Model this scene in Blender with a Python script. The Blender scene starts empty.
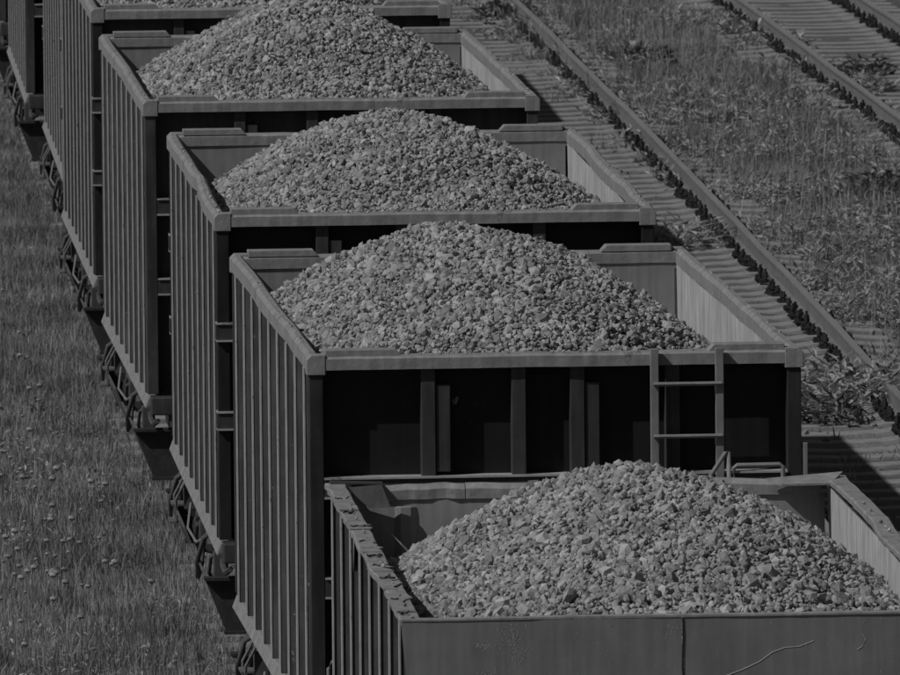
import bpy, math, random
import numpy as np
from mathutils import Vector, Matrix
R = math.radians
sc = bpy.context.scene
rng = np.random.default_rng(7)
random.seed(7)

# ------------------------------------------------------------------ camera
CAM_Z, PITCH, ROLL, FPX = 11.309, .08979, .0091, 13882.0      # focal length in pixels of a 900 px wide picture
cd = bpy.data.cameras.new('camera'); cam = bpy.data.objects.new('camera', cd)
sc.collection.objects.link(cam); sc.camera = cam
cd.sensor_width = 36; cd.lens = FPX / 900 * 36
cd.clip_start = 1; cd.clip_end = 2000
cam.location = (0, 0, CAM_Z)
fw = Vector((0, math.cos(PITCH), -math.sin(PITCH)))
q = fw.to_track_quat('-Z', 'Y')
cam.rotation_mode = 'QUATERNION'
cam.rotation_quaternion = q @ Matrix.Rotation(ROLL*-1, 4, 'Z').to_quaternion()
cd.dof.use_dof = True; cd.dof.focus_distance = 90; cd.dof.aperture_fstop = 22

# ------------------------------------------------------------------ light
SUN = Vector((-.62, -.34, .71)).normalized()                   # towards the sun
sl = bpy.data.lights.new('sun', 'SUN'); so = bpy.data.objects.new('sun', sl)
sc.collection.objects.link(so)
sl.energy = 5.0; sl.angle = R(.5); sl.color = (1, 1, 1)
so.rotation_euler = (-SUN).to_track_quat('-Z', 'Y').to_euler()
w = bpy.data.worlds.new('World'); sc.world = w; w.use_nodes = True
nt = w.node_tree; bgn = nt.nodes['Background']
sky = nt.nodes.new('ShaderNodeTexSky'); sky.sky_type = 'NISHITA'; sky.sun_disc = False
sky.sun_elevation = math.asin(SUN.z); sky.sun_rotation = math.atan2(SUN.x, SUN.y)
bw = nt.nodes.new('ShaderNodeRGBToBW')                          # the photograph is black and white
nt.links.new(sky.outputs[0], bw.inputs[0]); nt.links.new(bw.outputs[0], bgn.inputs[0])
bgn.inputs[1].default_value = .05
sc.view_settings.view_transform = 'Standard'; sc.view_settings.look = 'None'
sc.view_settings.gamma = 1; sc.view_settings.exposure = -1.0
sc.view_settings.use_curve_mapping = False

# ------------------------------------------------------------------ helpers
def tag(o, label=None, cat=None, group=None, kind=None):
    if label: o['label'] = label
    if cat: o['category'] = cat
    if group: o['group'] = group
    if kind: o['kind'] = kind
    return o

def empty(name, loc=(0, 0, 0), rz=0.0):
    o = bpy.data.objects.new(name, None); sc.collection.objects.link(o)
    o.location = loc; o.rotation_euler = (0, 0, rz); o.empty_display_size = .3
    return o

def kids(o):
    return [c for c in bpy.data.objects if c.parent == o]

def copy_tree(o, parent=None):
    c = o.copy(); sc.collection.objects.link(c); c.parent = parent
    for ch in kids(o): copy_tree(ch, c)
    return c

class MB:
    """collects shapes, then links them as ONE mesh object"""
    def __init__(s): s.v = []; s.f = []; s.m = []
    def add(s, vs, fs, m=0):
        b = len(s.v); s.v += [tuple(p) for p in vs]
        s.f += [tuple(b+i for i in f) for f in fs]; s.m += [m]*len(fs); return s
    def box(s, x0, x1, y0, y1, z0, z1, m=0, rot=None, ms=None):
        vs = [Vector((x, y, z)) for z in (z0, z1) for y in (y0, y1) for x in (x0, x1)]
        if rot is not None:
            c = Vector(((x0+x1)/2, (y0+y1)/2, (z0+z1)/2)); vs = [rot @ (p-c) + c for p in vs]
        fs = [(0,2,3,1), (4,5,7,6), (0,1,5,4), (2,6,7,3), (0,4,6,2), (1,3,7,5)]  # -z +z -y +y -x +x
        b = len(s.v); s.v += [tuple(p) for p in vs]; s.f += [tuple(b+i for i in f) for f in fs]
        s.m += (ms if ms else [m]*6); return s
    def prism(s, pts, axis, a0, a1, m=0):
        """polygon pts in the two other axes, extruded along axis from a0 to a1"""
        def mk(p, a):
            return {'x': (a, p[0], p[1]), 'y': (p[0], a, p[1]), 'z': (p[0], p[1], a)}[axis]
        n = len(pts); vs = [mk(p, a0) for p in pts] + [mk(p, a1) for p in pts]
        fs = [tuple(range(n)), tuple(range(2*n-1, n-1, -1))] + [(i, i+n, (i+1) % n + n, (i+1) % n) for i in range(n)]
        return s.add(vs, fs, m)
    def tube(s, pts, r, n=8, m=0, cap=True):
        pts = [Vector(p) for p in pts]; rings = []
        for i, p in enumerate(pts):
            d = (pts[min(i+1, len(pts)-1)] - pts[max(i-1, 0)]).normalized()
            u = d.cross(Vector((0, 0, 1)))
            if u.length < .05: u = d.cross(Vector((1, 0, 0)))
            u.normalize(); v = d.cross(u)
            rings.append([p + (u*math.cos(2*math.pi*k/n) + v*math.sin(2*math.pi*k/n))*r for k in range(n)])
        vs = [p for rr in rings for p in rr]; fs = []
        for i in range(len(rings)-1):
            for k in range(n):
                a = i*n+k; b = i*n+(k+1) % n; fs.append((a, b, b+n, a+n))
        if cap: fs += [tuple(range(n)), tuple(range(len(vs)-1, len(vs)-n-1, -1))]
        return s.add(vs, fs, m)
    def cyl(s, c, r, h, axis='x', n=24, m=0):
        d = {'x': Vector((1,0,0)), 'y': Vector((0,1,0)), 'z': Vector((0,0,1))}[axis]*h/2
        return s.tube([Vector(c)-d, Vector(c)+d], r, n, m)
    def build(s, name, mats, parent=None, bevel=0, smooth=False):
        me = bpy.data.meshes.new(name); me.from_pydata(s.v, [], s.f)
        if not isinstance(mats, (list, tuple)): mats = [mats]
        for mt in mats: me.materials.append(mt)
        me.polygons.foreach_set('material_index', s.m); me.update()
        if smooth: me.polygons.foreach_set('use_smooth', [True]*len(s.f))
        o = bpy.data.objects.new(name, me); sc.collection.objects.link(o); o.parent = parent
        if bevel:
            b = o.modifiers.new('bevel', 'BEVEL'); b.width = bevel; b.segments = 2; b.limit_method = 'ANGLE'; b.angle_limit = R(40)
        return o

def big_mesh(name, V, F3=None, F4=None, mat=None, parent=None, smooth=False):
    """fast mesh from numpy arrays"""
    me = bpy.data.meshes.new(name)
    n3 = 0 if F3 is None else len(F3); n4 = 0 if F4 is None else len(F4)
    me.vertices.add(len(V)); me.vertices.foreach_set('co', np.asarray(V, np.float32).ravel())
    li = []
    if n3: li.append(np.asarray(F3, np.int32).ravel())
    if n4: li.append(np.asarray(F4, np.int32).ravel())
    li = np.concatenate(li); me.loops.add(len(li)); me.loops.foreach_set('vertex_index', li)
    me.polygons.add(n3+n4)
    st = np.concatenate([np.arange(n3)*3, n3*3 + np.arange(n4)*4]).astype(np.int32)
    me.polygons.foreach_set('loop_start', st)
    me.polygons.foreach_set('use_smooth', np.full(n3+n4, smooth))
    me.materials.append(mat); me.update(calc_edges=True); me.validate()
    o = bpy.data.objects.new(name, me); sc.collection.objects.link(o); o.parent = parent
    return o

_L = np.random.default_rng(3).random((64, 64))
def vnoise(x, y, s):
    x = np.asarray(x)/s + 1000; y = np.asarray(y)/s + 1000
    xi = np.floor(x).astype(int); yi = np.floor(y).astype(int); u = x-xi; v = y-yi
    u = u*u*(3-2*u); v = v*v*(3-2*v); g = lambda a, b: _L[a % 64, b % 64]
    return (g(xi, yi)*(1-u)+g(xi+1, yi)*u)*(1-v) + (g(xi, yi+1)*(1-u)+g(xi+1, yi+1)*u)*v

# ------------------------------------------------------------------ materials (all grey: the photograph is monochrome)
def mat(name, lo, hi, scale=6, rough=.6, metal=0.0, bump=.0, bscale=30, stretch=(1, 1, 1), spots=None, island=0.0, coord='Object', streaks=0.0, transl=0.0, detail=8, spec=.35, bdist=.01):
    m = bpy.data.materials.new(name); m.use_nodes = True; n = m.node_tree.nodes; l = m.node_tree.links
    p = n['Principled BSDF']; p.inputs['Roughness'].default_value = rough; p.inputs['Metallic'].default_value = metal
    p.inputs['Specular IOR Level'].default_value = spec
    tc = n.new('ShaderNodeTexCoord'); mp = n.new('ShaderNodeMapping'); mp.inputs['Scale'].default_value = stretch
    l.new(tc.outputs[coord], mp.inputs[0])
    nz = n.new('ShaderNodeTexNoise'); nz.inputs['Scale'].default_value = scale; nz.inputs['Detail'].default_value = detail; nz.inputs['Roughness'].default_value = .65
    l.new(mp.outputs[0], nz.inputs[0])
    mr = n.new('ShaderNodeMapRange'); mr.inputs[1].default_value = .3; mr.inputs[2].default_value = .7
    mr.inputs[3].default_value = lo; mr.inputs[4].default_value = hi
    l.new(nz.outputs[0], mr.inputs[0]); out = mr.outputs[0]
    def math_(op, a, b):
        k = n.new('ShaderNodeMath'); k.operation = op
        for i, t in enumerate((a, b)):
            if hasattr(t, 'links'): l.new(t, k.inputs[i])
            else: k.inputs[i].default_value = t
        return k.outputs[0]
    if island:
        g = n.new('ShaderNodeNewGeometry')
        k = n.new('ShaderNodeMapRange'); k.inputs[3].default_value = 1-island; k.inputs[4].default_value = 1+island
        l.new(g.outputs['Random Per Island'], k.inputs[0]); out = math_('MULTIPLY', out, k.outputs[0])
    if streaks:                                                # rust and dirt runs down the steel
        mp2 = n.new('ShaderNodeMapping'); mp2.inputs['Scale'].default_value = (9, 9, .7); l.new(tc.outputs[coord], mp2.inputs[0])
        z2 = n.new('ShaderNodeTexNoise'); z2.inputs['Scale'].default_value = 2.2; z2.inputs['Detail'].default_value = 5; l.new(mp2.outputs[0], z2.inputs[0])
        k = n.new('ShaderNodeMapRange'); k.inputs[1].default_value = .38; k.inputs[2].default_value = .68; k.inputs[3].default_value = 1-streaks; k.inputs[4].default_value = 1+streaks*.6
        l.new(z2.outputs[0], k.inputs[0]); out = math_('MULTIPLY', out, k.outputs[0])
    if spots:                                                  # (scale, threshold, albedo) chips, dust marks, stains
        for (ss, th, al) in spots:
            z3 = n.new('ShaderNodeTexNoise'); z3.inputs['Scale'].default_value = ss; z3.inputs['Detail'].default_value = 6; z3.inputs['Roughness'].default_value = .7
            l.new(tc.outputs[coord], z3.inputs[0])
            k = n.new('ShaderNodeMapRange'); k.inputs[1].default_value = th; k.inputs[2].default_value = th+.05; l.new(z3.outputs[0], k.inputs[0])
            a = math_('MULTIPLY', out, math_('SUBTRACT', 1.0, k.outputs[0])); out = math_('ADD', a, math_('MULTIPLY', k.outputs[0], al))
    l.new(out, p.inputs['Base Color'])
    if bump:
        bz = n.new('ShaderNodeTexNoise'); bz.inputs['Scale'].default_value = bscale; bz.inputs['Detail'].default_value = 5
        l.new(mp.outputs[0], bz.inputs[0])
        bp = n.new('ShaderNodeBump'); bp.inputs['Strength'].default_value = bump; bp.inputs['Distance'].default_value = bdist
        l.new(bz.outputs[0], bp.inputs['Height']); l.new(bp.outputs[0], p.inputs['Normal'])
    if transl:
        t = n.new('ShaderNodeBsdfTranslucent'); l.new(out, t.inputs[0])
        mx = n.new('ShaderNodeMixShader'); mx.inputs[0].default_value = transl
        l.new(p.outputs[0], mx.inputs[1]); l.new(t.outputs[0], mx.inputs[2]); l.new(mx.outputs[0], n['Material Output'].inputs[0])
    return m

M_side  = mat('painted_side_steel', .06, .10, 3, .55, bump=.3, bscale=6, streaks=.25, spots=[(14, .68, .22)], bdist=.01)
M_rib   = mat('painted_rib_steel', .035, .07, 4, .5, bump=.2, bscale=12, streaks=.3, spots=[(20, .68, .25)])
M_rim   = mat('worn_rim_steel', .19, .29, 7, .55, bump=.4, bscale=18, spots=[(3.5, .60, .13), (9, .64, .32), (26, .66, .08)], streaks=.15)
M_inner = mat('dusty_inner_steel', .34, .50, 2.6, .7, bump=.45, bscale=2.5, streaks=.25, spots=[(7, .66, .48), (4, .68, .2)], bdist=.02)
M_endin = mat('inner_end_steel', .21, .27, 2.5, .7, bump=.3, bscale=3, streaks=.15, spots=[(9, .68, .3)], bdist=.02)
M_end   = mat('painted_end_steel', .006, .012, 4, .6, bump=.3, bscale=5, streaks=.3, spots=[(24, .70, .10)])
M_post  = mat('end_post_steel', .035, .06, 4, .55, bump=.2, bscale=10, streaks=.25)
M_sill  = mat('dusty_sill_steel', .15, .27, 5, .8, bump=.4, bscale=14, spots=[(11, .60, .08)])
M_scr   = mat('scraped_paint', .28, .36, 9, .6)
M_skirt = mat('scuffed_skirt_steel', .08, .15, 5, .7, bump=.3, bscale=10, streaks=.3, spots=[(9, .6, .05)])
M_front = mat('worn_front_steel', .15, .20, 3, .5, bump=.2, bscale=2.2, streaks=.12, spots=[(3.2, .66, .11), (60, .66, .26), (5.5, .71, .34)], bdist=.02)
M_ladder= mat('ladder_steel', .16, .24, 9, .5, spots=[(30, .66, .08)])
M_under = mat('greasy_undercarriage', .02, .045, 8, .6, bump=.3, bscale=20)
M_hose  = mat('rubber_hose', .05, .09, 8, .5)
M_stone = mat('crushed_stone', .22, .33, 3, .85, bump=.5, bscale=60, island=.38, spec=.2)
M_stoneb= mat('gravel_bed', .13, .2, 40, .9, bump=1, bscale=50)
M_rail  = mat('rail_steel', .14, .20, 6, .5, metal=0, streaks=.2, bump=.2, bscale=12)
M_head  = mat('polished_rail_head', .26, .36, 4, .38, metal=.35, stretch=(1, .15, 1))
M_conc  = mat('old_concrete', .17, .28, 5, .9, bump=.5, bscale=25, spots=[(6, .62, .10), (22, .66, .12)])
M_bolt  = mat('oily_fastening', .012, .03, 10, .6)
M_ground= mat('soil_and_dry_moss', .11, .20, 1.6, .95, bump=1, bscale=24, spots=[(5, .60, .16)], bdist=.04)
M_trk   = mat('dirty_ballast', .06, .15, 18, .95, bump=1, bscale=30, spots=[(3, .6, .08)], bdist=.03)
M_grass = mat('grass_blades', .09, .40, 1.2, .6, island=.4, transl=.35, spec=.25)
M_leaf  = mat('weed_leaves', .24, .36, 1.3, .5, island=.4, transl=.25, spec=.4)
M_dark  = mat('dark_weed_leaves', .07, .13, 1.3, .5, island=.4, transl=.2, spec=.4)
M_straw = mat('dry_stalks', .22, .33, 2, .7, island=.3, transl=.2)
M_edge  = mat('sunlit_edge_tone', .26, .40, 9, .5, spots=[(12, .60, .15)])  # sunlight catching rib and beam flanges, put in as a lighter steel colour
M_head2 = mat('dandelion_heads', .27, .36, 9, .9, island=.2, transl=.3)

# ------------------------------------------------------------------ where the train and the tracks run
X0, Y0, TH, KAP, PER = .636, 87.10, .06552, .0001585, 11.0
def hd(s): return TH + KAP*s
def arc(s, off=0.0):
    return (X0 - (math.sin(TH)*s + .5*KAP*s*s) + math.cos(hd(s))*off, Y0 + math.cos(TH)*s + math.sin(hd(s))*off)
def dev(s): return .0205*max(0.0, min(s, 90)-33)
def px_ground(px, py, z=-.25):
    """the spot on the ground that a feature of the photograph stands on (900x675 pixels)"""
    u = (px-450)/FPX; v = (py-337.5)/FPX
    c, s_ = math.cos(-ROLL), math.sin(-ROLL); u, v = u*c+v*s_, -u*s_+v*c
    d = Vector((u, math.cos(PITCH)-v*math.sin(PITCH), -math.sin(PITCH)-v*math.cos(PITCH)))
    t = (z-CAM_Z)/d.z
    return Vector((d.x*t, d.y*t, z))

# ------------------------------------------------------------------ ground
def ground_z(x, y):
    x = np.asarray(x, float); y = np.asarray(y, float)
    s = (y-Y0)/math.cos(TH); ctr = X0 - math.sin(TH)*s
    lat = x-ctr                                              # metres right of the train's centre line
    z = -.30 + .05*(vnoise(x, y, 1.7)-.5) + .05*(vnoise(x, y, 5)-.5)
    z = z - .25*np.clip((-lat-2.8)/3, 0, 1)                   # falls away slightly to the left
    z = z + .10*np.clip(1-np.abs(lat-7.2)/1.2, 0, 1)*vnoise(x, y, 2.2)
    tr = np.clip(1.75-np.abs(lat-4.9), 0, 1)*.03
    return z + tr
xs = np.concatenate([np.linspace(-420, -14, 14), np.linspace(-12, 16, 113), np.linspace(18, 420, 14)])
ys = np.concatenate([np.linspace(-200, 60, 12), np.linspace(64, 215, 302), np.linspace(230, 1500, 24)])
gx, gy = np.meshgrid(xs, ys); gz = ground_z(gx, gy)
V = np.stack([gx, gy, gz], -1).reshape(-1, 3); nx = len(xs); ny = len(ys)
i, j = np.meshgrid(np.arange(nx-1), np.arange(ny-1)); a = (j*nx+i).ravel()
g = big_mesh('ground', V, None, np.stack([a, a+1, a+nx+1, a+nx], -1), M_ground, smooth=True)
tag(g, kind='structure')

def ribbon(name, off0, off1, s0, s1, z, m, div=0.0, bend=0):
    vs = []; fs = []; n = 160
    for k in range(n+1):
        s = s0+(s1-s0)*k/n; d = div*(s-40)+bend*dev(s)
        for t in range(7):
            o_ = off0+(off1-off0)*t/6; edge = t in (0, 6)
            x, y = arc(s, o_+d + (random.uniform(-.15, .15) if edge else 0)); vs.append((x, y, z - (.16 if edge else 0) + random.uniform(-.012, .012)))
        if k:
            for t in range(6):
                b = (k-1)*7+t; fs.append((b, b+1, b+8, b+7))
    me = MB(); me.add(vs, fs); o = me.build(name, m, smooth=True); tag(o, kind='structure'); return o
ribbon('ballast_bed', -.9, 2.1, -80, 200, -.235, M_trk, bend=1)
ribbon('ballast_bed', 3.1, 6.35, -80, 200, -.245, M_trk, .0172)
ribbon('ballast_bed', 8.0, 11.4, -80, 200, -.245, M_trk, .0116)

# ------------------------------------------------------------------ railway tracks
RP = [(-.072,-.19),(.072,-.19),(.072,-.178),(.012,-.155),(.010,-.05),(.034,-.038),(.036,-.008),(.028,0),(-.028,0),(-.036,-.008),(-.034,-.038),(-.010,-.05),(-.012,-.155),(-.072,-.178)]
def rail(off, s0, s1, div, parent, bend=0):
    mb = MB(); n = int((s1-s0)/3); L = len(RP); vs = []; fs = []; ms = []
    for k in range(n+1):
        s = s0+(s1-s0)*k/n; wob = .006*math.sin(s*.9+off)+.005*math.sin(s*.31+1)
        h = hd(s)-div
        cx, cy = arc(s, off+div*(s-40)+wob+bend*dev(s))
        for (px, pz) in RP: vs.append((cx+math.cos(h)*px, cy+math.sin(h)*px, pz+.004*math.sin(s*.5)))
        if k:
            for t in range(L):
                b = (k-1)*L; fs.append((b+t, b+(t+1) % L, b+L+(t+1) % L, b+L+t)); ms.append(1 if t == 7 else 0)
    mb.v = vs; mb.f = fs; mb.m = ms
    return mb.build('rail', [M_rail, M_head], parent)

def sleeper_mesh():
    mb = MB(); prof = [(-1.35,-.222,.125),(-1.1,-.214,.13),(-.95,-.196,.135),(-.6,-.196,.135),(-.45,-.218,.115),(0,-.232,.105),(.45,-.218,.115),(.6,-.196,.135),(.95,-.196,.135),(1.1,-.214,.13),(1.35,-.222,.125)]
    vs = []; fs = []
    for (x, z, hw) in prof: vs += [(x,-hw-.02,-.40),(x,-hw,z),(x,hw,z),(x,hw+.02,-.40)]
    for k in range(len(prof)-1):
        b = k*4
        for t in range(3): fs.append((b+t, b+4+t, b+5+t, b+t+1))
    fs += [(0,1,2,3), (len(vs)-1, len(vs)-2, len(vs)-3, len(vs)-4)]
    mb.add(vs, fs); return mb
def fastening_mesh(x):
    mb = MB(); mb.box(x-.17, x+.17, -.125, .125, -.20, -.183)
    for sx in (-1, 1):
        c = x+sx*.115
        mb.box(c-.05, c+.045, -.045, .045, -.183, -.155)
        for yy in (-.095, .095):
            mb.cyl((c, yy, -.13), .016, .12, 'z', 6); mb.cyl((c, yy, -.12), .030, .035, 'z', 6)
    return mb
SL0 = sleeper_mesh().build('sleeper', M_conc, bevel=.012); FA = [fastening_mesh(x).build('fastening', M_bolt) for x in (-.76, .76)]
def track(center, div, s0, s1, v0, label, fast=True, step=.7, bend=0):
    p = arc(40, center); root = empty('railway_track', (0, 0, 0)); tag(root, label, 'railway track')
    for o_ in (-.76, .76): rail(center+o_, s0, s1, div, root, bend)
    n = 0; rest = MB(); s = s0
    base = SL0.data
    while s < s1:
        x, y = arc(s, center+div*(s-40)+bend*dev(s)); a = hd(s)-div+random.gauss(0, .012); z = random.uniform(-.012, .004)
        if v0 <= s and n < 100:
            o = SL0.copy(); sc.collection.objects.link(o); o.parent = root; o.location = (x, y, z); o.rotation_euler = (0, random.gauss(0, .004), a); n += 1
            if fast:
                for f in FA:
                    if random.random() < .03: continue
                    c = f.copy(); sc.collection.objects.link(c); c.parent = o
                    c.scale = (1, random.uniform(.8, 1.25), random.uniform(.75, 1.15)); c.location = (0, random.uniform(-.03, .03), -.19*(1-c.scale.z))
                    c.rotation_euler = (random.gauss(0, .05), 0, random.gauss(0, .1))
        else:
            mt = Matrix.Translation((x, y, z)) @ Matrix.Rotation(a, 4, 'Z')
            rest.add([mt @ v.co for v in base.vertices], [tuple(p_.vertices) for p_ in base.polygons])
        s += step + random.gauss(0, .02)
    r = rest.build('sleepers', M_conc, root); r['kind'] = 'stuff'
    return root
track(0.0, 0, -70, 190, -2, 'railway track hidden beneath the row of gravel wagons', fast=False, bend=1)
track(4.85, .0172, -70, 190, 17, 'railway track with concrete sleepers directly right of the gravel wagons')
track(9.39, .0116, -70, 190, 42, 'railway track beyond the weedy strip, crossing the top right corner')
for o in [SL0]+FA: bpy.data.objects.remove(o)

# ------------------------------------------------------------------ wagons
def noisy_bar(x0, x1, y0, y1, z0, z1, axis, amp, seg=26, seed=0, cham=.012):
    """a rolled bar whose line wanders a little, dented by loading grabs"""
    r = random.Random(seed); mb = MB(); vs = []; fs = []
    ph = [r.uniform(0, 6.28) for _ in range(6)]; kp = r.uniform(.2, .8)
    low = [amp*(1.6*math.sin(k_/seg*9+ph[0])+1.2*math.sin(k_/seg*17+ph[1])+3.5*math.exp(-((k_/seg-kp)/.05)**2)) for k_ in range(seg+1)]
    oz = [r.gauss(0, amp*.4)+low[k_]*.35 for k_ in range(seg+1)]; ox = [r.gauss(0, amp*.6)+low[k_] for k_ in range(seg+1)]
    c = cham
    for k in range(seg+1):
        t = k/seg; e = 0 if k in (0, seg) else 1
        dz = oz[k]*e; dx = ox[k]*e
        if axis == 'y':
            y = y0+(y1-y0)*t
            pr = [(x0+dx, z0), (x1+dx*.5, z0), (x1+dx*.5, z1-c+dz), (x1-c+dx*.5, z1+dz), (x0+c+dx, z1+dz), (x0+dx, z1-c+dz)]
            vs += [(a, y, b) for a, b in pr]
        else:
            x = x0+(x1-x0)*t
            pr = [(y0+dx*.5, z0+dz*.5), (y1+dx, z0+dz*.5), (y1+dx, z1-c+dz), (y1-c+dx, z1+dz), (y0+c+dx*.5, z1+dz), (y0+dx*.5, z1-c+dz)]
            vs += [(x, a, b) for a, b in pr]
    for k in range(seg):
        for t in range(6):
            b = k*6; fs.append((b+t, b+(t+1) % 6, b+6+(t+1) % 6, b+6+t))
    fs += [tuple(range(6)), tuple(range(len(vs)-1, len(vs)-7, -1))]
    mb.add(vs, fs); return mb

def dented_wall(x, y0, y1, z0, z1, thick, sgn, seed, amp=.012):
    """side wall at x (inner face), slightly buckled between its ribs; sgn = outward direction"""
    nyy, nz = 40, 10; V1 = []; r = np.random.default_rng(seed); ph = r.random(4)*9
    for s_ in (0, 1):
        for j in range(nz+1):
            for i in range(nyy+1):
                y = y0+(y1-y0)*i/nyy; z = z0+(z1-z0)*j/nz
                d = amp*math.sin(y*3.3*2+ph[0])*math.sin(math.pi*j/nz)+amp*.6*math.sin(y*1.3+ph[1])*math.sin(z*2+ph[2])
                V1.append((x+sgn*(d+(thick if s_ else 0)), y, z))
    n1 = (nyy+1)*(nz+1); F = []; ms = []
    for s_ in (0, 1):
        for j in range(nz):
            for i in range(nyy):
                b = s_*n1+j*(nyy+1)+i; F.append((b, b+1, b+nyy+2, b+nyy+1)); ms.append(s_)
    for j in range(nz):
        for i in (0, nyy):
            b = j*(nyy+1)+i; F.append((b, b+nyy+1, b+nyy+1+n1, b+n1)); ms.append(1)
    mb = MB(); mb.v = V1; mb.f = F; mb.m = ms; return mb

def bogie(root, y):
    b = MB(); b.box(-1.05, 1.05, y-.16, y+.16, .42, .72); b.cyl((0, y, .78), .22, .16, 'z', 16)
    o = b.build('bogie', M_under, root, .01)
    for sx in (-1, 1):
        f = MB(); x = sx*1.02
        pts = [(y-1.15,.40),(y-.95,.62),(y-.35,.72),(y+.35,.72),(y+.95,.62),(y+1.15,.40),(y+.85,.34),(y+.4,.22),(y-.4,.22),(y-.85,.34)]
        f.prism(pts, 'x', x-.07, x+.07)
        for k in range(5): f.cyl((x+sx*.02, y-.2+k*.1, .44), .04, .2, 'z', 8)
        f.build('side_frame', M_under, o, .01)
    for yy in (y-.78, y+.78):
        w_ = MB(); w_.cyl((0, yy, .475), .075, 1.9, 'x', 14)
        for sx in (-1, 1):
            w_.cyl((sx*.80, yy, .475), .475, .12, 'x', 32); w_.cyl((sx*.72, yy, .475), .50, .03, 'x', 32); w_.cyl((sx*1.02, yy, .475), .13, .22, 'x', 14)
        w_.build('wheelset', M_under, o)

def side_gear(root, L, W):
    """steps, brake lines and brackets that hang under the left and right sills"""
    for sx in (-1, 1):
        for y, nm in ((L/2-1.9, 'side_step'),):
            s_ = MB(); x = sx*(W/2-.03); xo = sx*(W/2+.05)
            s_.tube([(x, y-.16, .95), (xo, y-.16, .80), (xo, y-.16, .64), (xo, y+.16, .64), (xo, y+.16, .80), (x, y+.16, .95)], .012, 6)
            s_.box(min(xo+sx*.05, xo-sx*.10), max(xo+sx*.05, xo-sx*.10), y-.16, y+.16, .615, .635); s_.box(min(xo+sx*.03, xo-sx*.10), max(xo+sx*.03, xo-sx*.10), y-.12, y+.16, .745, .76)
            s_.build(nm, M_skirt, root)
        p = MB(); x = sx*(W/2-.10)
        pts = []
        for k in range(30):
            t = k/29; y = -L/2+.3+t*(L-.6); pts.append((x+sx*.03*math.sin(t*23), y, .80+.05*math.sin(t*17+1)-.06*math.sin(t*41)))
        p.tube(pts, .022, 6); p.build('brake_pipe', M_hose, root)
        for k, y in enumerate((-2.9, -.7, 1.9)):
            b = MB(); x = sx*(W/2-.06); zz = .62+.05*(k % 3)
            b.box(min(x-.05, x+.05), max(x-.05, x+.05), y-.07, y+.07, zz, .9)
            b.tube([(x, y+.06, .9), (x+sx*.06, y+.16, .84), (x+sx*.07, y+.26, .72), (x+sx*.02, y+.34, .62)], .016, 6)
            b.build('bracket', M_hose, root, .006)
        a = MB(); a.cyl((sx*(W/2-.20), .9, .66), .16, .55, 'y', 18)
        a.build('air_reservoir', M_under, root)
        for y in (-1.9, 2.5):                              # looped air hoses and release rods
            hs = MB(); x = sx*(W/2+.02)
            hs.tube([(x-sx*.1, y-.1, .97), (x, y-.08, .90), (x+sx*.04, y, .72), (x+sx*.03, y+.14, .60), (x, y+.30, .66), (x-sx*.02, y+.36, .84), (x-sx*.1, y+.38, .95)], .020, 7)
            hs.build('air_hose', M_hose, root, smooth=True)
        rd = MB(); rd.tube([(sx*(W/2-.02), -1.7, .88), (sx*(W/2+.03), -1.1, .78), (sx*(W/2+.03), .3, .74), (sx*(W/2-.02), .9, .86)], .010, 6); rd.build('release_rod', M_ladder, root)

def end_gear(root, L, W, sy):
    """coupler, buffer beam, hose at one end"""
    e = L/2
    s_ = MB(); a, b = sorted((sy*(e-.02), sy*(e+.16))); s_.box(-W/2+.03, W/2-.03, a, b, .93, 1.07)
    s_.build('end_sill', M_post, root, .01)
    pl = MB(); y0_, y1_ = sorted((sy*(e-.75), sy*(e-.72)))
    pl.prism([(-W/2-.06, .72), (W/2+.06, .72), (W/2-.08, .36), (-W/2+.08, .36)], 'y', y0_, y1_)
    a, b = sorted((sy*(e-.66), sy*(e-.80)))
    pl.box(-W/2-.07, W/2+.07, a, b, .722, .742); pl.box(-W/2+.07, W/2-.07, a, b, .335, .358)
    pl.build('end_apron', M_under, root)
    for sx in (-1, 1):
        k_ = MB(); a, b = sorted((sy*(e-.76), sy*(e-3.3)))
        k_.prism([(sx*(W/2+.055), .715), (sx*(W/2-.085), .365), (sx*(W/2-.10), .365), (sx*(W/2+.035), .715)], 'y', a, b); k_.build('side_skirt', M_skirt, root)
    c = MB(); a, b = sorted((sy*(e+.1), sy*(e+1.25))); c.box(-.11, .11, a, b, .78, 1.0)
    h = sy*(e+1.4)
    c.prism([(-.22, h-sy*.25), (.17, h-sy*.25), (.20, h+sy*.06), (.05, h+sy*.16), (-.02, h+sy*.02), (-.14, h+sy*.02), (-.2, h+sy*.2), (-.27, h+sy*.12)], 'z', .72, 1.06)
    c.build('coupler', M_under, root, .015)
    hs = MB(); pts = [(.42, sy*(e+.1), .86), (.42, sy*(e+.4), .84), (.40, sy*(e+.7), .66), (.34, sy*(e+1.0), .50), (.26, sy*(e+1.35), .48), (.2, sy*(e+1.6), .58)]
    hs.tube(pts, .028, 8); hs.build('brake_hose', M_hose, root, smooth=True)
    hr = MB(); y = sy*(e+.22); hr.tube([(-W/2+.10, y-sy*.08, .95), (-W/2+.10, y, .98), (-W/2+.10, y, 1.45), (-W/2+.12, y, 1.49), (-W/2+.42, y, 1.49), (-W/2+.44, y, 1.45), (-W/2+.44, y, .98), (-W/2+.44, y-sy*.08, .95)], .014, 6)
    hr.build('handrail', M_ladder, root)

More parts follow.
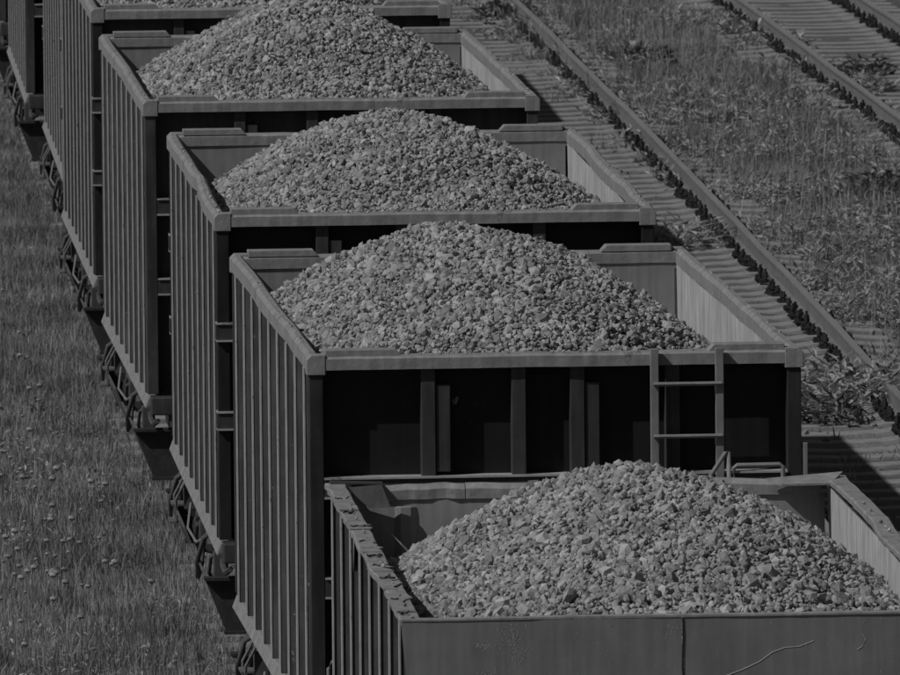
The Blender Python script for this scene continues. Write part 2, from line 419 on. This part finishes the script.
WID = 3.125; RIM = 3.40
def make_wagon(L, W, seed):
    root = empty('gravel_wagon'); e = L/2; h = W/2
    f = MB(); f.box(-h+.14, h-.14, -e+.1, e-.1, 1.02, 1.12); f.box(-.25, .25, -e, e, .72, 1.02); f.build('floor', M_under, root)
    for sx in (-1, 1):
        dented_wall(sx*(h-.085), -e+.10, e-.10, 1.08, RIM-.10, .012, sx, seed+sx).build('side_wall', [M_inner, M_side], root)
        x0, x1 = sorted((sx*(h-.085), sx*h))
        noisy_bar(x0, x1, -e+.12, e-.12, RIM-.105, RIM, 'y', .003, 30, seed*3+sx, .024).build('top_rim', M_rim, root)
        
        s_ = MB(); s_.prism([(sx*(h-.09), 1.06), (sx*(h-.02), 1.06), (sx*(h+.012), .975), (sx*(h-.02), .955), (sx*(h-.09), .955)], 'y', -e+.02, e-.02)
        s_.build('side_sill', M_sill, root, .008)
        n = 9
        for k in range(n):
            y = -e+.45+(L-.9)*k/(n-1)
            r_ = MB(); a = sx*(h-.07); b = sx*(h-.012)
            r_.prism([(a, y-.075), (a+sx*.012, y-.075), (b, y-.045), (b, y+.045), (a+sx*.012, y+.075), (a, y+.075)], 'z', 1.062, RIM-.108)
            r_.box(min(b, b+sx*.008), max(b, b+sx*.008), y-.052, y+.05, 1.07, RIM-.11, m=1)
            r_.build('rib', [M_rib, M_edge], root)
    for sy in (-1, 1):
        p = MB(); a, b = sorted((sy*(e-.16), sy*(e-.148)))
        ms = [1, 1, 1, 0, 0, 0] if sy > 0 else [1, 1, 0, 1, 0, 0]
        ms = [1, 1, (0 if sy > 0 else 1), (1 if sy > 0 else 0), 1, 1]
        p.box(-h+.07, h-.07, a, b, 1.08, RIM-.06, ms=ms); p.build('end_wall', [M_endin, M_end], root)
        a, b = sorted((sy*(e-.17), sy*e))
        noisy_bar(-h+.085, h-.085, a, b, RIM-.095, RIM-.012, 'x', .002, 30, seed*5+sy, .014).build('end_rim', M_rim, root)
        for sx in (-1, 1):
            c = MB(); x0, x1 = sorted((sx*(h-.115), sx*(h+.004))); a, b = sorted((sy*(e-.125), sy*(e+.004)))
            z1 = RIM+.003; z0 = RIM-.125
            if sx < 0: pr = [(x0, z0), (x1, z0), (x1, z1), (x0+.03, z1), (x0, z1-.03)]
            else: pr = [(x0, z0), (x1, z0), (x1, z1-.03), (x1-.03, z1), (x0, z1)]
            c.prism(pr, 'y', a, b); c.build('corner_block', M_rim, root, .005)
            g_ = MB(); x0 = sx*(h-.115); x1 = sx*(h-.56)
            a, b = sorted((sy*(e-.17), sy*(e-.02)))
            pr = [(x0, RIM-.015), (x1-sx*.04, RIM-.015), (x1, RIM+.03), (x0, RIM+.03)]
            g_.prism(pr, 'y', a, b); g_.build('corner_plate', M_rim, root, .004)
            q_ = MB(); x0, x1 = sorted((sx*(h-.10), sx*(h-.012))); a, b = sorted((sy*(e-.16), sy*(e-.01)))
            q_.box(x0, x1, a, b, 1.082, RIM-.127); q_.build('corner_post', M_rib, root, .005)
        a, b = sorted((sy*(e-.147), sy*(e-.035)))
        for x in (-.80, -.23, .14, .74):
            q_ = MB(); q_.box(x-.045, x+.045, a, b, 1.10, RIM-.097); q_.build('end_post', M_post, root, .005)
        for x in (-.705, .235):
            q_ = MB(); q_.box(x-.046, x+.045, a+.012 if sy < 0 else a, b if sy < 0 else b-.012, 2.65, RIM-.20); q_.build('end_post', M_post, root, .005)
        a, b = sorted((sy*(e-.147), sy*(e-.01)))
        for z in (2.56, 1.93):
            q_ = MB(); q_.box(-h+.102, h-.102, a, b, z-.055, z+.055)
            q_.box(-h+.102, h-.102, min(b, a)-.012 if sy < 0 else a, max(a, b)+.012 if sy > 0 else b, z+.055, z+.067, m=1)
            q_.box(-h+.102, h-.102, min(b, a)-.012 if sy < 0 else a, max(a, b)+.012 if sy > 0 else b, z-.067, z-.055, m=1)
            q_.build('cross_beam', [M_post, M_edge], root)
        end_gear(root, L, W, sy)
    for y in (-e+1.55, e-1.55): bogie(root, y)
    side_gear(root, L, W)
    return root

def load_z(x, y, hx, hy, apex, ax, ay, seed, long=.42, slope=.5):
    dx = np.asarray(x)-ax; dy = (np.asarray(y)-ay)*long
    r = np.sqrt(dx*dx+dy*dy)
    z = apex - slope*r**1.7
    z = z + .09*(vnoise(x+seed*7, y+seed, .5)-.5) + .16*(vnoise(x-seed*3, y+seed*5, 1.2)-.5) - .02
    return z

_t = (1+5**.5)/2
ICO = np.array([(-1,_t,0),(1,_t,0),(-1,-_t,0),(1,-_t,0),(0,-1,_t),(0,1,_t),(0,-1,-_t),(0,1,-_t),(_t,0,-1),(_t,0,1),(-_t,0,-1),(-_t,0,1)])/math.hypot(1, _t)
ICF = np.array([(0,11,5),(0,5,1),(0,1,7),(0,7,10),(0,10,11),(1,5,9),(5,11,4),(11,10,2),(10,7,6),(7,1,8),(3,9,4),(3,4,2),(3,2,6),(3,6,8),(3,8,9),(4,9,5),(2,4,11),(6,2,10),(8,6,7),(9,8,1)])
def stones(P, size):
    n = len(P)
    v = ICO[None]*(1+rng.uniform(-.2, .2, (n, 12, 1))) + rng.uniform(-.14, .14, (n, 12, 3))
    v = v*rng.uniform(.45, 1.35, (n, 1, 3))
    qd = rng.normal(size=(n, 4)); qd /= np.linalg.norm(qd, axis=1, keepdims=True); a, b, c, d = qd.T
    Rm = np.stack([1-2*(c*c+d*d), 2*(b*c-a*d), 2*(b*d+a*c), 2*(b*c+a*d), 1-2*(b*b+d*d), 2*(c*d-a*b), 2*(b*d-a*c), 2*(c*d+a*b), 1-2*(b*b+c*c)], -1).reshape(n, 3, 3)
    v = np.einsum('nij,nkj->nki', Rm, v)*size[:, None, None] + P[:, None, :]
    F = ICF[None] + (np.arange(n)*12)[:, None, None]
    return v.reshape(-1, 3), F.reshape(-1, 3)

def gravel(root, L, W, rim, sp, apex, ax, ay, seed, label, long=.42, slope=.5, sz=1.0):
    hx = W/2-(.09 if W < 3.15 else .125); hy = L/2-.17
    n1 = int(2*hx/sp); n2 = int(2*hy/sp)
    x, y = np.meshgrid((np.arange(n1)+.5)*2*hx/n1-hx, (np.arange(n2)+.5)*2*hy/n2-hy)
    x = x.ravel()+rng.uniform(-.5, .5, n1*n2)*sp; y = y.ravel()+rng.uniform(-.5, .5, n1*n2)*sp
    x = np.clip(x, -hx+.02, hx-.02); y = np.clip(y, -hy+.02, hy-.02)
    z = load_z(x, y, hx, hy, apex, ax, ay, seed, long, slope)+rim
    size = np.exp(rng.normal(0, .38, len(x)))*.0185*sz; big = rng.random(len(x)) < .03; size[big] *= 1.5
    size = np.clip(size, .007, .046)
    P = np.stack([x, y, z+rng.uniform(-.034, .020, len(x))], -1)
    # a few stones spilled on the rims
    ns = 90; ex = rng.choice([-1, 1], ns); k_ = rng.random(ns) < .5
    sx_ = np.where(k_, rng.uniform(-hx, hx, ns), ex*(hx+.05)); sy_ = np.where(k_, -L/2+rng.uniform(.02, .13, ns)*(W < 3.15)+.02, rng.uniform(-hy, hy*.6, ns))
    if W > 3.15: sx_ = ex*(hx+.06)
    sz_ = rng.uniform(.006, .014, ns)
    P = np.concatenate([P, np.stack([sx_, sy_, rim+sz_*.6-.004+.012*(W > 3.15)-.006*k_], -1)]); size = np.concatenate([size, sz_])
    V1, F1 = stones(P, size)
    # the bed under the loose top stones
    m1, m2 = 40, 90
    bx, by = np.meshgrid(np.linspace(-hx, hx, m1), np.linspace(-hy, hy, m2))
    bz = load_z(bx, by, hx, hy, apex, ax, ay, seed, long, slope)+rim-.034
    V2 = np.stack([bx, by, bz], -1).reshape(-1, 3); i_, j_ = np.meshgrid(np.arange(m1-1), np.arange(m2-1)); a_ = (j_*m1+i_).ravel()
    F2 = np.stack([a_, a_+1, a_+m1+1, a_+m1], -1)+len(V1)
    o = big_mesh('gravel_load', np.concatenate([V1, V2]), F1, F2, M_stone)
    o.location = root.location; o.rotation_euler = root.rotation_euler
    tag(o, label, 'gravel', kind='stuff'); return o

#      s of the near end, lateral shift, extra heading, along shift (solved from the photograph's corners)
LB = 7.75
G = 'steel gravel wagons coupled in one train'
proto = make_wagon(LB, WID, 11)
place = [
 ((.3607, 90.644), .0775, 'second wagon from the front, black end with a ladder at its right'),
 ((-.3391, 101.717), .0628, 'third wagon from the front, its end wall bare of any ladder'),
 ((-1.1034, 112.804), .0691, 'fourth wagon from the front, with pale inner wall beside the sleepers'),
 ((-1.765, 123.841), .063, 'fifth wagon from the front, its rim cut by the top of the photo'),
 ((-2.28, 134.9), .056, 'sixth wagon from the front, only its ribbed left side showing beyond the fifth'),
 ((-2.98, 145.9), .055, 'seventh wagon from the front, ribbed side and low corner box at the far left'),
 ((-3.62, 157.0), .055, 'farthest wagon showing, a sliver of ribbed side at the left edge of the photo')]
wagons = []
for k, ((x, y), h_, lb) in enumerate(place):
    o = proto if k == 0 else copy_tree(proto)
    o.location = (x, y, 0); o.rotation_euler = (0, 0, h_)
    tag(o, lb, 'wagon', G); wagons.append(o)
# the ends are not all painted alike
def repaint(root, name, m, slot=0):
    for c in kids(root):
        if c.name.split('.')[0] == name:
            if c.data.users > 1: c.data = c.data.copy()
            c.data.materials[slot] = m
M_end2 = mat('faded_end_steel', .045, .065, 4, .6, bump=.3, bscale=5, streaks=.25)
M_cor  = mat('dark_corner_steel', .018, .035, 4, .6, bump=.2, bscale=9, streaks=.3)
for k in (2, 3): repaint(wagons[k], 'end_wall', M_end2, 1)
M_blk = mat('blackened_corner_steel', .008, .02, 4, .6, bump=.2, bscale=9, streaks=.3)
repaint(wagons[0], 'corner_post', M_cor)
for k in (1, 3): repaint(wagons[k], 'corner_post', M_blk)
for k in (1, 3, 4):
    for c in kids(wagons[k]):
        if c.name.split('.')[0] == 'cross_beam': c.scale = (1.068, 1.006, 1)      # their belts run out over the corner posts
for k, f in enumerate((.95, 1.0, 1.2, .85, 1.1, .9, 1.05)):
    if k in (1, 5): continue
    mr_, ms_ = mat('painted_rib_steel', .035*f, .07*f, 4+k, .5, bump=.2, bscale=12, streaks=.35, spots=[(14+k, .66, .2)]), mat('painted_side_steel', .06*f, .10*f, 3, .55, bump=.3, bscale=6, streaks=.3)
    repaint(wagons[k], 'rib', mr_); repaint(wagons[k], 'side_wall', ms_, 1)
for k in range(1, 7):
    for c in kids(wagons[k]):
        nm = c.name.split('.')[0]
        if nm == 'top_rim':
            sx = 1 if c.data.vertices[0].co.x > 0 else -1; x0, x1 = sorted((sx*(WID/2-.085), sx*WID/2))
            t_ = noisy_bar(x0, x1, -LB/2+.12, LB/2-.12, RIM-.105, RIM, 'y', .003+.0015*(k == 1), 30, k*31+sx, .024)
            me = bpy.data.meshes.new('top_rim'); me.from_pydata(t_.v, [], t_.f); me.materials.append(M_rim); c.data = me
        if nm == 'handrail': bpy.data.objects.remove(c)
# ladder on the second wagon only
def add_ladder(root, L):
    y = -L/2-.03
    l0 = MB(); x1, x2 = .62, 1.03
    l0 = MB().box(x1-.026, x1+.026, y-.02, y+.02, 1.1, RIM+.012).build('ladder', M_ladder, root, .004)
    MB().box(x2-.026, x2+.026, y-.02, y+.02, 1.1, RIM+.012).build('stile', M_ladder, l0, .004)
    for z in (3.19, 2.86, 2.53, 2.2, 1.87, 1.54, 1.21):
        MB().tube([(x1-.01, y-.034, z), (x2+.01, y-.034, z)], .013, 8).build('rung', M_ladder, l0)
add_ladder(wagons[0], LB)

# ------------------------------------------------------------------ the front wagon: lower, flat end, worn wide rim
def make_front(L, W, rim):
    root = empty('gravel_wagon'); e = L/2; h = W/2
    f = MB(); f.box(-h+.14, h-.14, -e+.1, e-.1, 1.02, 1.12); f.box(-.25, .25, -e, e, .72, 1.02); f.build('floor', M_under, root)
    for sx in (-1, 1):
        dented_wall(sx*(h-.115), -e+.03, e-.03, 1.08, rim-.05, .012, sx, 40+sx, .016).build('side_wall', [M_inner, M_side], root)
        x0, x1 = sorted((sx*(h-.118), sx*h))
        noisy_bar(x0, x1, -e+.005, e-.03, rim-.035, rim, 'y', .006, 46, 90+sx, .008).build('top_rim', M_rim, root)
        s_ = MB(); s_.prism([(sx*(h-.16), 1.06), (sx*(h-.02), 1.06), (sx*(h+.012), .975), (sx*(h-.02), .955), (sx*(h-.16), .955)], 'y', -e+.02, e-.02)
        s_.build('side_sill', M_sill, root, .008)
        for k in range(8):
            y = -e+.35+(L-.9)*k/7.0
            r_ = MB(); a = sx*(h-.10); b = sx*(h-.02)
            r_.prism([(a, y-.06), (a+sx*.02, y-.06), (b, y-.035), (b, y+.035), (a+sx*.02, y+.06), (a, y+.06)], 'z', 1.062, rim-.037)
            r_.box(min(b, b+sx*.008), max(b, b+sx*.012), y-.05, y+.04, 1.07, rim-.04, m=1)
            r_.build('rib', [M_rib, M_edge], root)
    # welded patches on the left rim
    for y, ww in ((-3.45, .9), (-2.3, .5), (-1.35, .35), (-.3, .6), (1.0, .4), (2.1, .8)):
        p = MB(); k = 9; top = []
        for q_ in range(k): top.append((-h-.002, y+ww*q_/(k-1)))
        for q_ in range(k-1, -1, -1): top.append((-h+.085+random.uniform(-.03, .05), y+ww*q_/(k-1)))
        p.prism(top, 'z', rim+.003, rim+.010); p.build('rim_patch', M_rim, root)
    # weld beads and nicks across the rim
    for q_ in range(9):
        y = -3.4+q_*.75+random.uniform(-.2, .2); bd = MB()
        bd.tube([(-h+.01+.012*k_, y+random.uniform(-.05, .05), rim+.012) for k_ in range(random.randint(4, 8))], .006, 5); bd.build('weld_bead', M_bolt, root)
    t = MB(); t.prism([(1.15, rim-.036), (1.55, rim-.036), (1.38, rim-.42)], 'x', -h+.03, -h+.036); t.build('torn_gusset', M_rim, root)
    # near end: one flat plate with a thin folded lip, split by a weld seam
    p = MB(); p.prism([(-h+.004, rim-.012), (-.03, rim-.012), (-.03, 1.08), (-h+.16, 1.08)], 'y', -e-.006, -e+.004); p.box(-.023, h-.01, -e-.004, -e+.006, 1.08, rim-.012, ms=[0, 0, 0, 1, 0, 0])
    pw = p
    noisy_bar(-h+.01, h-.01, -e-.010, -e+.045, rim-.011, rim+.004, 'x', .002, 40, 77, .004).build('end_rim', M_rim, root)
    sm = MB(); pts = [(-.0265+.004*math.sin(k*1.7)+(.03*(k/20)**2), -e-.008, rim-.014-k*.09) for k in range(20)]
    sm.tube(pts, .004, 5); sm.build('weld_seam', M_bolt, root)
    scr = MB()
    pts = [(.20, -.345), (.30, -.31), (.40, -.265), (.47, -.215), (.54, -.19), (.62, -.185), (.70, -.155)]
    scr.tube([(x, -e-.0042, rim+z) for x, z in pts], .0026, 5)
    scr.tube([(x, -e-.0042, rim+z) for x, z in [(.97, -.12), (.99, -.15), (.97, -.19), (.94, -.21)]], .0025, 5)
    r_ = random.Random(5)
    for (cx_, cz_, sx_, sz_, n_) in ((-.98, -.08, .035, .04, 70), (-.97, -.17, .03, .05, 60), (-.94, -.27, .025, .08, 30), (-1.12, -.16, .025, .012, 40), (-1.10, -.33, .03, .03, 50), (-.10, -.07, .03, .04, 25), (1.0, -.3, .3, .1, 25), (-.5, -.25, .35, .1, 30), (.9, -.05, .3, .02, 20)):
        for _ in range(n_):
            x_ = cx_+r_.gauss(0, sx_); z_ = min(cz_+r_.gauss(0, sz_), -.02); ln = abs(r_.gauss(0, .012))+.003; an = r_.uniform(.6, 1.9); wd = r_.uniform(.001, .003)
            dx_, dz_ = math.cos(an)*ln, math.sin(an)*ln
            scr.prism([(x_-wd, rim+z_), (x_+wd, rim+z_-wd), (x_+dx_, rim+z_+dz_)], 'y', -e-(.0070 if x_ < -.03 else .0050), -e-.003)
    pw.add(scr.v, scr.f, 2); pw.build('end_wall', [M_front, M_endin, M_scr], root)
    # far end
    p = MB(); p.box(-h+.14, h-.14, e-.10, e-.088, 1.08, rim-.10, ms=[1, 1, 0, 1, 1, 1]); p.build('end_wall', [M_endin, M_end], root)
    for x in (-1.10, -.45, .3, 1.0):
        q_ = MB(); q_.prism([(x-.07, e-.101), (x-.03, e-.125), (x+.03, e-.125), (x+.07, e-.101)], 'z', 1.12, rim-.14); q_.build('pressed_rib', M_endin, root, .008)
    noisy_bar(-h+.16, -.74, e-.112, e-.01, rim-.10, rim-.012, 'x', .005, 12, 8, .03).build('end_rim', M_rim, root)
    noisy_bar(-.735, h-.16, e-.112, e-.01, rim-.10, rim-.008, 'x', .005, 20, 9, .03).build('end_rim', M_rim, root)
    # bent plate at the far left corner, its shade put into the dark steel tone
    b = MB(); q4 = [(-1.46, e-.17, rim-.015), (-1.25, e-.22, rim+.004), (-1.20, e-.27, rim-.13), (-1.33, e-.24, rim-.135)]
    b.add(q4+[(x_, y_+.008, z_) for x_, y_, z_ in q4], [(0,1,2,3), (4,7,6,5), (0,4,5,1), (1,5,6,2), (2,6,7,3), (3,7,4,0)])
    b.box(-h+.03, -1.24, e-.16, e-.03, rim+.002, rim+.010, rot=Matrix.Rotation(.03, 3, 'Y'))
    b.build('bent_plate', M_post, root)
    b2 = MB(); b2.add([(h-.03, e-.10, rim+.03), (h-.5, e-.15, rim+.0), (h-.42, e-.32, rim-.02), (h-.12, e-.3, rim-.02), (h-.03, e-.10, rim+.018), (h-.5, e-.15, rim-.012), (h-.42, e-.32, rim-.032), (h-.12, e-.3, rim-.032)],
                      [(0,1,2,3), (4,7,6,5), (0,4,5,1), (1,5,6,2), (2,6,7,3), (3,7,4,0)]); b2.build('bent_plate', M_rim, root)
    # grab irons above the far end
    def grab(pts): MB().tube(pts, .014, 8).build('grab_iron', M_ladder, root, smooth=False)
    y = e-.04
    grab([(.90, y, rim-.03), (.90, y, rim+.055), (.92, y, rim+.07), (1.18, y, rim+.072), (1.20, y, rim+.057), (1.20, y, rim-.03)])
    grab([(.74, y, rim-.02), (.87, y+.25, rim+.12), (.89, y+.27, rim+.12), (.88, y+.1, rim-.02)])
    MB().box(h-.26, h-.235, e-.03, e-.005, rim-.6, rim+.20).build('corner_stanchion', M_ladder, root, .003)
    for sy in (-1, 1): end_gear(root, L, W, sy)
    for y in (-e+1.55, e-1.55): bogie(root, y)
    side_gear(root, L, W)
    return root
RA = 2.90; LA = 7.6
front = make_front(LA, 3.174, RA)
front.location = (1.0537, 79.983, 0); front.rotation_euler = (0, 0, .0634)
tag(front, 'front wagon with a flat scratched end plate and worn bent rim', 'wagon', G)

# loads
gravel(front, LA, 3.174, RA, .0215, .40, .0, .1, 1, 'heaped crushed stone filling the front wagon', long=.40, slope=.34, sz=.98)
names = ['second', 'third', 'fourth', 'fifth', 'sixth']
aps = [(.465, -.20, 0), (.40, -.03, 0), (.47, -.02, 0), (.5, -.1, 0), (.5, 0, 0)]
for k in range(5):
    ap, ax, ay = aps[k]
    gravel(wagons[k], LB, WID, RIM, .0235 if k < 3 else .029, ap, ax, ay, k+2, 'heaped crushed stone in the %s wagon from the front' % names[k], slope=.36, sz=.90 if k < 3 else 1.0)

# ------------------------------------------------------------------ grass, weeds, dandelions
def blades(P, h, wdt, name, m, label, cat, lean=.35, kind='stuff'):
    n = len(P); az = rng.uniform(0, 2*math.pi, n); la = rng.uniform(0, 2*math.pi, n); ln = np.abs(rng.normal(0, lean, n))*h
    wx = np.cos(az)*wdt/2; wy = np.sin(az)*wdt/2; dx = np.cos(la)*ln; dy = np.sin(la)*ln
    v = np.zeros((n, 5, 3))
    v[:, 0] = P + np.stack([-wx, -wy, 0*h], -1); v[:, 1] = P + np.stack([wx, wy, 0*h], -1)
    mid = P + np.stack([dx*.35, dy*.35, h*.6], -1)
    v[:, 2] = mid + np.stack([wx*.8, wy*.8, 0*h], -1); v[:, 3] = mid + np.stack([-wx*.8, -wy*.8, 0*h], -1)
    v[:, 4] = P + np.stack([dx, dy, h], -1)
    b = (np.arange(n)*5)[:, None]
    o = big_mesh(name, v.reshape(-1, 3), b+np.array([[3, 2, 4]]), b+np.array([[0, 1, 2, 3]]), m)
    tag(o, label, cat, kind=kind); return o

def scatter(n, lat0, lat1, s0, s1, dens=None):
    s = rng.uniform(s0, s1, n); lat = rng.uniform(lat0, lat1, n)
    x = X0 - (math.sin(TH)*s + .5*KAP*s*s) + math.cos(TH)*lat; y = Y0 + math.cos(TH)*s + math.sin(TH)*lat
    if dens is not None:
        k = rng.random(n) < dens(x, y, lat); x, y, lat, s = x[k], y[k], lat[k], s[k]
    return x, y, lat, s

# left meadow
x, y, lat, s = scatter(450000, -7.0, 0, 5, 95, lambda x, y, l: (.55+.7*vnoise(x, y, .9))*(l < -.75+.0205*np.clip((y-Y0)-33, 0, 57)))
h = .07+.16*vnoise(x, y, 1.4)*vnoise(x+50, y, .5)+.05*rng.random(len(x))+.05*np.clip(1-np.abs(lat+1.3)*1.5, 0, 1)
blades(np.stack([x, y, ground_z(x, y)-.01], -1), h, rng.uniform(.006, .013, len(x)), 'grass', M_grass, 'tall meadow grass left of the wagons', 'grass')
x, y, lat, s = scatter(9000, -7.0, -1.2, 5, 95)
blades(np.stack([x, y, ground_z(x, y)-.01], -1), rng.uniform(.2, .42, len(x)), rng.uniform(.004, .008, len(x)), 'dry_grass', M_straw, 'pale dry stalks in the meadow left of the wagons', 'grass', lean=.3)

# strips on the right
def dr(x, y, lat):
    lat = lat-.0172*((y-Y0)-40); a = np.clip((lat-5.72-.5*vnoise(x, y, 2.3))*4, 0, 1)*np.clip((8.6-.5*vnoise(x+7, y, 2.1)-lat)*2, 0, 1)
    v = vnoise(x, y, 1.1)*.7+vnoise(x, y, .35)*.5
    between = np.clip(v*1.5-.15, 0, 1)*a
    inner = .16*(np.abs(lat-4.9) < 1.5)*(vnoise(x, y, .8) > .78)
    far = .5*(lat > 11)*v
    return np.clip(between+inner+far, 0, 1)
x, y, lat, s = scatter(260000, 3.4, 12.5, 10, 96, dr)
h = .05+.34*np.clip(vnoise(x+9, y, 1.5)-.25, 0, 1)*(.4+rng.random(len(x)))
blades(np.stack([x, y, ground_z(x, y)-.01], -1), h, rng.uniform(.007, .016, len(x)), 'grass', M_grass, 'rough grass in the strip between the two right hand tracks', 'grass', lean=.5)
x, y, lat, s = scatter(9000, 6.0, 8.4, 10, 96, lambda x, y, l: vnoise(x, y, .8))
blades(np.stack([x, y, ground_z(x, y)], -1), rng.uniform(.15, .55, len(x)), rng.uniform(.005, .010, len(x)), 'dry_grass', M_straw, 'dry stalks among weeds between the right hand tracks', 'grass', lean=.35)

def leaves(C, rad, hgt, n_each, size, name, m, label, cat, kind='stuff', group=None, up=.6):
    """leaf clumps: folded pointed leaves around each centre"""
    C = np.asarray(C, float).reshape(-1, 3); n = len(C)*n_each
    c = np.repeat(C, n_each, 0); rr = np.repeat(np.broadcast_to(rad, (len(C),)), n_each); hh = np.repeat(np.broadcast_to(hgt, (len(C),)), n_each)
    a = rng.uniform(0, 2*math.pi, n); q_ = np.sqrt(rng.random(n)); z = rng.random(n)
    P = c + np.stack([np.cos(a)*rr*q_, np.sin(a)*rr*q_, hh*z*(1-.55*q_**2)], -1)
    az = a+rng.normal(0, .9, n); d = np.stack([np.cos(az), np.sin(az), rng.normal(up*.4, .5, n)], -1); d /= np.linalg.norm(d, axis=1, keepdims=True)
    sd = np.cross(d, np.array([0, 0, 1.0])) + rng.normal(0, .35, (n, 3)); sd /= np.linalg.norm(sd, axis=1, keepdims=True)
    L = size*rng.uniform(.6, 1.4, n)[:, None]; W_ = L*rng.uniform(.22, .42, n)[:, None]; up_ = np.cross(sd, d)
    v = np.stack([P, P+d*L*.45+sd*W_*.5+up_*L*.10, P+d*L, P+d*L*.45-sd*W_*.5+up_*L*.10], 1)
    b = (np.arange(n)*4)[:, None]
    F = np.concatenate([b+np.array([[0, 1, 2]]), b+np.array([[0, 2, 3]])])
    o = big_mesh(name, v.reshape(-1, 3), F, None, m); tag(o, label, cat, group, kind); return o

x, y, lat, s = scatter(13000, 5.8, 9.4, 12, 96, lambda x, y, l: np.clip(vnoise(x+30, y, 1.0)*3.4-1.3, 0, 1))
leaves(np.stack([x, y, ground_z(x, y)], -1), rng.uniform(.05, .16, len(x)), rng.uniform(.05, .24, len(x)), 20, .095, 'weeds', M_leaf, 'leafy weeds covering the strip between the right hand tracks', 'weeds')
x, y, lat, s = scatter(7000, -7.5, -1.3, 5, 95, lambda x, y, l: np.clip(vnoise(x+80, y, 1.5)*2.4-.85, 0, 1))
leaves(np.stack([x, y, ground_z(x, y)], -1), rng.uniform(.05, .14, len(x)), rng.uniform(.10, .24, len(x)), 14, .06, 'weeds', M_leaf, 'low broad leaved weeds in the meadow left of the wagons', 'weeds')
x, y, lat, s = scatter(2500, -7.0, -1.5, 5, 95, lambda x, y, l: np.clip(vnoise(x+180, y+9, 1.1)*3-1.7, 0, 1))
leaves(np.stack([x, y, ground_z(x, y)], -1), rng.uniform(.06, .16, len(x)), rng.uniform(.12, .24, len(x)), 16, .07, 'weeds', M_dark, 'darker weeds in patches through the left meadow', 'weeds')
# debris of ballast stones lying in the strips
x, y, lat, s = scatter(16000, 2.2, 9.0, 12, 92, lambda x, y, l: np.clip(vnoise(x, y, .7)*1.5-.3, .05, 1))
V1, F1 = stones(np.stack([x, y, np.maximum(ground_z(x, y), -.26)+.005], -1), rng.uniform(.012, .034, len(x)))
o = big_mesh('scattered_stones', V1, F1, None, M_stoneb); tag(o, 'loose ballast stones scattered around the right hand tracks', 'stones', kind='stuff')

# weeds that stand out one by one
SPOTS = [((845, 408), .62, .42, M_leaf, 'big leafy weed growing over the nearest stretch of the near rail'),
 ((812, 395), .50, .38, M_leaf, 'broad leafy weed close to the right corner of the ladder wagon'),
 ((835, 425), .30, .26, M_dark, 'dark leaved weed in front of the big leafy weed beside the smooth sleepers'),
 ((680, 248), .60, .30, M_leaf, 'low leafy weed mat just right of the third wagon corner'),
 ((507, 20), .36, .26, M_dark, 'dark weed lapping over the near rail at the top edge of the photo'),
 ((525, 32), .26, .22, M_leaf, 'paler weed hiding a bit of the near rail close to the top edge'),
 ((868, 76), .30, .26, M_dark, 'dark bushy weed between the rails of the far track'),
 ((862, 92), .36, .22, M_leaf, 'pale weed lapping over the left rail of the far track'),
 ((884, 195), .40, .30, M_dark, 'dark bushy weed at the right edge between the tracks'),
 ((640, 60), .35, .16, M_dark, 'small dark weed in the dry patch right of the near rail'),
 ((745, 35), .35, .16, M_leaf, 'small leafy weed left of the far track near the top')]
for (pp, r_, h_, m_, lb) in SPOTS:
    c = px_ground(*pp, z=-.25)
    o = leaves([(0, 0, 0)], r_, h_, int(650*r_), .13, 'weed_plant', m_, lb, 'weed', kind=None, group='single weeds beside the tracks')
    o.location = c
    if 'kind' in o: del o['kind']

# dandelion heads on stems
def dandelions(x, y, hgt, r, name, label):
    z = ground_z(x, y); n = len(x); P = np.stack([x, y, z+hgt], -1)
    v = (ICO[None]*r[:, None, None]*np.array([1, 1, .8])+P[:, None]).reshape(-1, 3); F = (ICF[None]+(np.arange(n)*12)[:, None, None]).reshape(-1, 3)
    st = np.zeros((n, 3, 3)); st[:, 0] = P-np.array([.003, 0, .0]); st[:, 1] = P+np.array([.003, 0, 0]); st[:, 2] = P-np.stack([0*hgt, 0*hgt, hgt], -1)
    b = len(v)+(np.arange(n)*3)[:, None]
    o = big_mesh(name, np.concatenate([v, st.reshape(-1, 3)]), np.concatenate([F, b+np.array([[0, 1, 2]])]), None, M_head2, smooth=False)
    tag(o, label, 'flowers', kind='stuff')
x, y, lat, s = scatter(2600, -7.0, -1.7, 5, 92, lambda x, y, l: np.clip(vnoise(x+11, y, 1.8)*3-1.3, .12, 1))
dandelions(x, y, rng.uniform(.22, .34, len(x)), rng.uniform(.016, .034, len(x)), 'dandelions', 'pale dandelion heads dotted through the meadow left of the wagons')
x, y, lat, s = scatter(90, 6.1, 8.2, 30, 92)
dandelions(x, y, rng.uniform(.15, .3, len(x)), rng.uniform(.014, .024, len(x)), 'dandelions', 'few pale flower heads between the right hand tracks')
